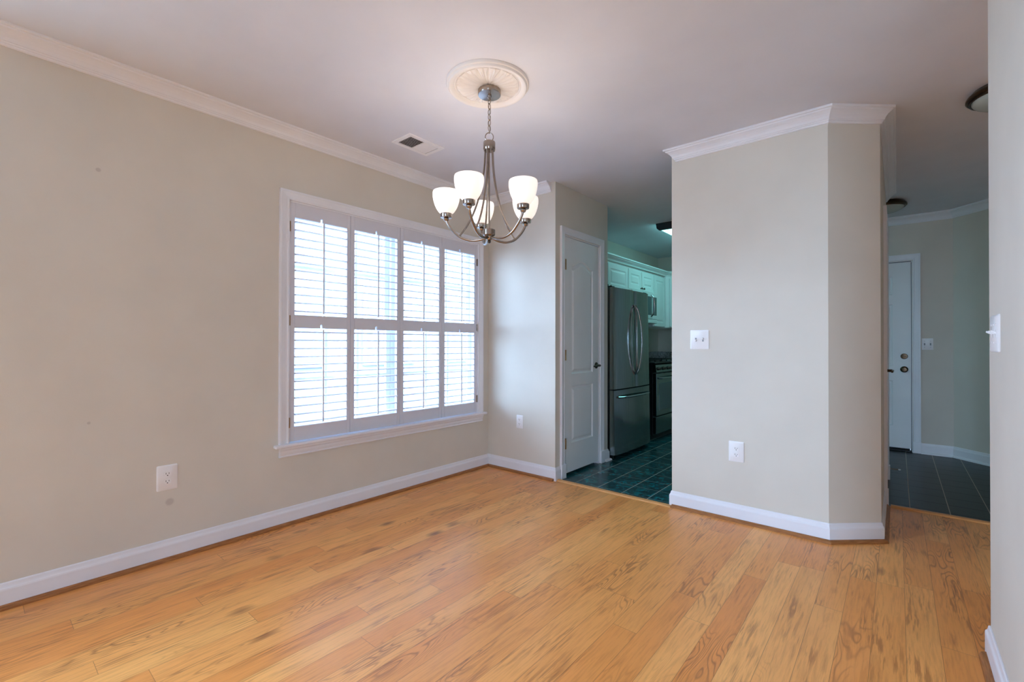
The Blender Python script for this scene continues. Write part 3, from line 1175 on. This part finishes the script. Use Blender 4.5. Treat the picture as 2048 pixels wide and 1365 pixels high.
# ------------------------------------------------------------------ ceiling register
vt = thing('ceiling_vent', 'white two-way ceiling air register near the window wall', 'vent', (-2.464, 1.948, CEIL))
bm = new()
hw, hl, iw, il = .096, .146, .068, .116
for a in ((-hw, -iw, -hl, hl), (iw, hw, -hl, hl), (-iw, iw, -hl, -il), (-iw, iw, il, hl), (-iw, iw, -.003, .003)):
    box(bm, a[0], a[1], a[2], a[3], -.007, 0, .0)
obj('vent_frame', bm, 'plate', vt)
bm = new()
box(bm, -iw, iw, -il, il, -.0012, -.0002)
obj('vent_duct', bm, 'slot', vt)
bm = new()
for k in range(9):
    for s in (-1, 1):
        y = s * (.010 + .0118 * k)
        pts = [(y - .0042 * s, -.0025), (y - .0036 * s, -.0018), (y + .0048 * s, -.0072), (y + .0042 * s, -.0079)]
        prism(bm, [(q[0], q[1]) for q in pts], -iw, iw, 'x')
obj('vent_louver', bm, 'plate', vt)

# ------------------------------------------------------------------ hall ceiling lights
def flush_light(label, x, y, r):
    t = thing('ceiling_light', label, 'ceiling light', (x, y, CEIL), 0, 'bronze rimmed flush ceiling lights')
    obj('rim', lathe(new(), [(0, 0), (r * .86, 0), (r * .90, -.010), (r * .97, -.020), (r, -.030), (r, -.038), (r * .96, -.044), (r * .93, -.043), (r * .92, -.052), (r * .88, -.052), (r * .86, -.040), (0, -.038)], 48), 'bronze', t, smooth=True)
    pr = [(r * .87, -.046)] + [(r * .87 * math.cos(R(90) * i / 10), -.046 - .052 * math.sin(R(90) * i / 10)) for i in range(1, 11)]
    obj('glass_dome', lathe(new(), pr, 48, cap=False), 'dome', t, smooth=True)
    return t


flush_light('bronze rimmed flush ceiling light half hidden by the near wall edge', .451, 3.475, .165)
flush_light('small flush ceiling light above the front door end of the hall', -.087, 5.60, .165)

# ------------------------------------------------------------------ kitchen
kl = thing('kitchen_light', 'long fluorescent kitchen ceiling fixture with dark end caps', 'ceiling light', (-1.84, 5.56, CEIL))
bm = new()
box(bm, -.20, .20, -.61, .61, -.022, 0, .004)
obj('housing', bm, 'trim', kl)
for s in (-1, 1):
    bm = new()
    ya, yb = sorted((s * .63, s * .60))
    prism(bm, [(-.215, 0), (.215, 0), (.205, -.055), (.180, -.078), (-.180, -.078), (-.205, -.055)], ya, yb, 'y')
    obj('end_cap', bm, 'dark_frame', kl)
bm = new()
prism(bm, [(-.200, -.022), (.200, -.022), (.196, -.050), (.172, -.070), (-.172, -.070), (-.196, -.050)], -.60, .60, 'y')
obj('diffuser', bm, 'tube', kl)

# refrigerator: local x along world +Y, -y looks to +X
FRX, FRY = -2.068, 4.028
fr = thing('refrigerator', 'stainless steel french-door refrigerator with bowed handles beside the pantry', 'refrigerator', (FRX, FRY, .012), R(90))
fr.rotation_euler[1] = R(0)
fr.rotation_euler = (R(-0.9), 0, R(90))
FW = .825
bm = new()
box(bm, .004, FW - .004, .085, .760, .030, 1.660, .004)
obj('body', bm, 'black', fr)


def door_slab(bm, x0, x1, z0, z1, bulge=.012, t=.078, n=10):
    """slab with a gently bowed front"""
    cx = FW / 2
    f = []
    for i in range(n + 1):
        x = x0 + (x1 - x0) * i / n
        y = .012 - bulge * (1 - ((x - cx) / (FW / 2)) ** 2)
        f.append((x, y))
    e = .007
    f[0] = (x0 + .001, f[0][1] + e)
    f[-1] = (x1 - .001, f[-1][1] + e)
    prism(bm, f + [(x1, t), (x0, t)], z0, z1, 'z')
    return bm


def bow(bm, p0, p1, out, side_, rad=.0085, n=14):
    """bar handle that leaves p0, bows outwards and returns at p1"""
    p0, p1 = Vector(p0), Vector(p1)
    pts = []
    for i in range(n + 1):
        t = i / n
        s = math.sin(PI * t)
        pts.append(p0.lerp(p1, t) + Vector(side_) * s + Vector((0, -1, 0)) * out * (s ** .45))
    tube(bm, pts, rad, 10)
    return bm


seamx = .445
for x0, x1, s in ((0, seamx - .002, -1), (seamx + .002, FW, 1)):
    dd = obj('door', door_slab(new(), x0, x1, .672, 1.668), 'steel', fr, smooth=True)
    hx = seamx + s * .018
    obj('handle', bow(new(), (hx, .0, .800), (hx, .0, 1.520), .050, (s * .042, 0, 0), .0105), 'steel_bar', dd, smooth=True)
dd = obj('freezer_drawer', door_slab(new(), 0, FW, .035, .660), 'steel', fr, smooth=True)
obj('handle', bow(new(), (.060, .004, .590), (FW - .06, .004, .590), .055, (0, 0, 0), .0105), 'steel_bar', dd, smooth=True)
for x0 in (.010, FW - .070):
    bm = new()
    box(bm, x0, x0 + .06, .030, .140, 1.661, 1.682, .004)
    obj('hinge_cover', bm, 'black', fr)
bm = new()
box(bm, .02, FW - .02, .090, .110, .004, .034)
obj('kick_plate', bm, 'black', fr)
for x0 in (.03, FW - .06):
    bm = new()
    box(bm, x0, x0 + .03, .060, .110, -.009, .030, .002)
    obj('foot', bm, 'black', fr)

# stove
STX, STY, SW = -2.139, 5.15, .76
st = thing('stove', 'stainless steel gas range with black sides beyond the refrigerator', 'stove', (STX, STY, 0), R(90))
bm = new()
box(bm, 0, SW, .045, .70, .06, .895, .003)
obj('body', bm, 'black', st)
bm = new()
box(bm, .02, SW - .02, .08, .12, .0, .06)
obj('kick_plate', bm, 'black', st)
bm = new()
box(bm, -.002, SW + .002, .02, .70, .895, .910, .003)
obj('cooktop', bm, 'black', st)
bm = new()
prism(bm, [(.045, .895), (.012, .880), (.000, .795), (.045, .790)], 0, SW, 'x')
cp = obj('control_panel', bm, 'steel', st)
for k in range(5):
    kx_ = .085 + k * (SW - .17) / 4
    bm = new()
    lathe(bm, [(0, .004), (.021, .004), (.021, -.006), (.017, -.024), (.014, -.026), (0, -.026)], 20, (kx_, .004, .838), 'y')
    obj('knob', bm, 'dark_nickel', cp, smooth=True)
bm = new()
box(bm, .004, SW - .004, .0, .05, .285, .780, .004)
od = obj('oven_door', bm, 'steel', st)
bm = new()
box(bm, .075, SW - .075, -.003, .004, .345, .665, .002)
obj('oven_window', bm, 'oven_glass', od)
bm = new()
bow(bm, (.05, .0, .725), (SW - .05, .0, .725), .048, (0, 0, 0), .011)
obj('handle', bm, 'steel_bar', od, smooth=True)
bm = new()
box(bm, .004, SW - .004, .004, .05, .075, .272, .004)
obj('drawer', bm, 'steel', st)
for gx in (.03, SW / 2 + .01):
    bm = new()
    w_ = SW / 2 - .04
    for yy in (.10, .28, .44, .62):
        box(bm, gx, gx + w_, yy - .006, yy + .006, .928, .942)
    for xx in (gx, gx + w_ / 2 - .006, gx + w_ - .012):
        box(bm, xx, xx + .012, .10, .62, .926, .940)
        for yy in (.10, .61):
            box(bm, xx, xx + .012, yy - .006, yy + .006, .909, .93)
    obj('burner_grate', bm, 'iron', st)

# microwave over the stove
MX = -2.44
mw = thing('microwave', 'over-range microwave with dark window and bowed handle above the stove', 'microwave', (MX, STY, 1.395), R(90))
bm = new()
box(bm, 0, SW, .022, .40, 0, .395, .004)
obj('body', bm, 'cabinet', mw)
bm = new()
box(bm, .004, .585, 0, .022, .055, .392, .003)
md = obj('door', bm, 'cabinet', mw)
bm = new()
box(bm, .05, .575, -.003, .002, .105, .345, .002)
obj('door_window', bm, 'oven_glass', md)
bm = new()
bow(bm, (.548, -.001, .085), (.548, -.001, .365), .046, (0, 0, 0), .009)
obj('handle', bm, 'steel_bar', md, smooth=True)
bm = new()
box(bm, .589, SW - .004, 0, .022, .055, .392, .003)
cp = obj('control_panel', bm, 'cabinet', mw)
bm = new()
box(bm, .605, SW - .03, -.002, .002, .105, .345, .002)
obj('keypad', bm, 'oven_glass', cp)
bm = new()
box(bm, .004, SW - .004, .002, .022, .004, .051, .003)
obj('vent_grille', bm, 'cabinet', mw)

# wall cabinets: local x along world +Y
CXF, UZ1 = -2.49, 2.080
CSTEP = [(.002, .002), (.010, .006), (.020, .006), (.034, .001), (.037, .0005)]


def wall_cabinet(label, loc, rotz, w, z0, z1, doors, depth=.36, fill=None):
    t = thing('wall_cabinet', label, 'cabinet', loc, rotz, 'white kitchen wall cabinets')
    bm = new()
    box(bm, .0006, w - .0006, .020, depth, z0, z1, .001)
    obj('body', bm, 'cabinet', t)
    dw = w / doors
    for k in range(doors):
        bm = new()
        a, b = k * dw + .012, (k + 1) * dw - .012
        hh = z1 - .035 - z0 - .012
        panelled(bm, b - a, hh, .0195, [rect(.055, b - a - .055, .055, hh - .055)], CSTEP)
        for v in bm.verts:
            v.co += Vector((a, 0, z0 + .012))
        dd = obj('door', bm, 'cabinet', t)
        if doors == 2:
            bm = new()
            kx_ = b - .025 if k == 0 else a + .025
            lathe(bm, [(0, 0), (.007, 0), (.006, -.012), (.013, -.018), (.014, -.024), (.009, -.028), (0, -.029)], 16, (kx_, 0, z0 + .035), 'y')
            obj('knob', bm, 'dark_nickel', dd, smooth=True)
    return t


wall_cabinet('white wall cabinet with raised panel doors over the refrigerator', (CXF, 4.12, 0), R(90), 1.03, 1.745, UZ1, 2)
wall_cabinet('short white two-door wall cabinet over the microwave', (CXF, 5.15, 0), R(90), .76, 1.795, UZ1, 2)
wall_cabinet('tall narrow white wall cabinet beyond the microwave', (CXF, 5.91, 0), R(90), .40, 1.355, UZ1, 1)
# corner cabinet with a diagonal front
cc = thing('corner_cabinet', 'white corner wall cabinet with a diagonal door', 'cabinet', (CXF, 6.312, 0))
bm = new()
prism(bm, [(0, 0), (.258, .258), (.258, .630), (-.362, .630), (-.362, 0)], 1.355, UZ1, 'z')
obj('body', bm, 'cabinet', cc)
bm = new()
hh = UZ1 - .035 - 1.367
panelled(bm, .285, hh, .016, [rect(.05, .235, .055, hh - .055)], CSTEP)
bmesh.ops.transform(bm, matrix=Matrix.Translation((.037 + .0120, .037 - .0120, 1.367)) @ Matrix.Rotation(R(45), 4, 'Z'), verts=bm.verts)
obj('door', bm, 'cabinet', cc)
CC = [(0, 0), (.006, 0), (.008, .012), (.018, .022), (.034, .034), (.040, .044), (.048, .047), (.048, .062), (0, .062)]
struct(obj('trim_11', sweep(new(), [(CXF + .258, 6.571), (CXF, 6.313), (CXF, 4.12)], [(a, UZ1 - .002 + b) for a, b in CC], flat), 'cabinet'))

# counter run beyond the stove with granite top and splash
bc = thing('base_cabinet', 'white base cabinet beyond the stove', 'cabinet', (-2.24, 5.914, 0), R(90))
bm = new()
box(bm, 0, 1.03, .02, .615, .09, .868)
obj('body', bm, 'cabinet', bc)
bm = new()
panelled(bm, .45, .55, .019, [rect(.06, .39, .06, .49)], CSTEP)
for v in bm.verts:
    v.co += Vector((.02, 0, .11))
obj('door', bm, 'cabinet', bc)
bm = new()
box(bm, .02, .47, 0, .019, .68, .85, .003)
obj('drawer', bm, 'cabinet', bc)
bm = new()
box(bm, XK + .001, -2.215, 5.914, YK - .001, .87, .905, .003)
tag(obj('countertop', bm, 'granite'), 'speckled granite countertop beyond the stove', 'countertop')
bm = new()
box(bm, XK + .001, XK + .02, 4.87, YK - .001, .906, 1.01)
box(bm, XK + .02, -2.215, YK - .02, YK - .001, .906, 1.01)
tag(obj('backsplash', bm, 'granite'), 'low granite backsplash along the kitchen wall behind the stove', 'backsplash')

# ------------------------------------------------------------------ outdoors beyond the shutters
bm = new()
box(bm, -40, 40, -40, 40, -.60, -.50)
struct(obj('ground', bm, 'concrete'))
nh = thing('neighbor_house', 'pale sided house seen through the shutter louvers', 'house', (-8.0, 3.0, -.5))
bm = new()
box(bm, -4, 0, -3.2, 14.0, 0, 6.0)
obj('house_wall', bm, 'siding', nh)
for wy in (-1.6, 0.6, 2.6, 4.6, 7.2, 10.0):
    bm = new()
    box(bm, 0, .05, wy - .62, wy + .62, 1.2, 2.8)
    wf = obj('house_window', bm, 'house_trim', nh)
    bm = new()
    for a in (-.54, .04):
        for b in (1.28, 2.04):
            box(bm, .045, .06, wy + a, wy + a + .50, b, b + .68)
    obj('pane', bm, 'house_glass', wf)
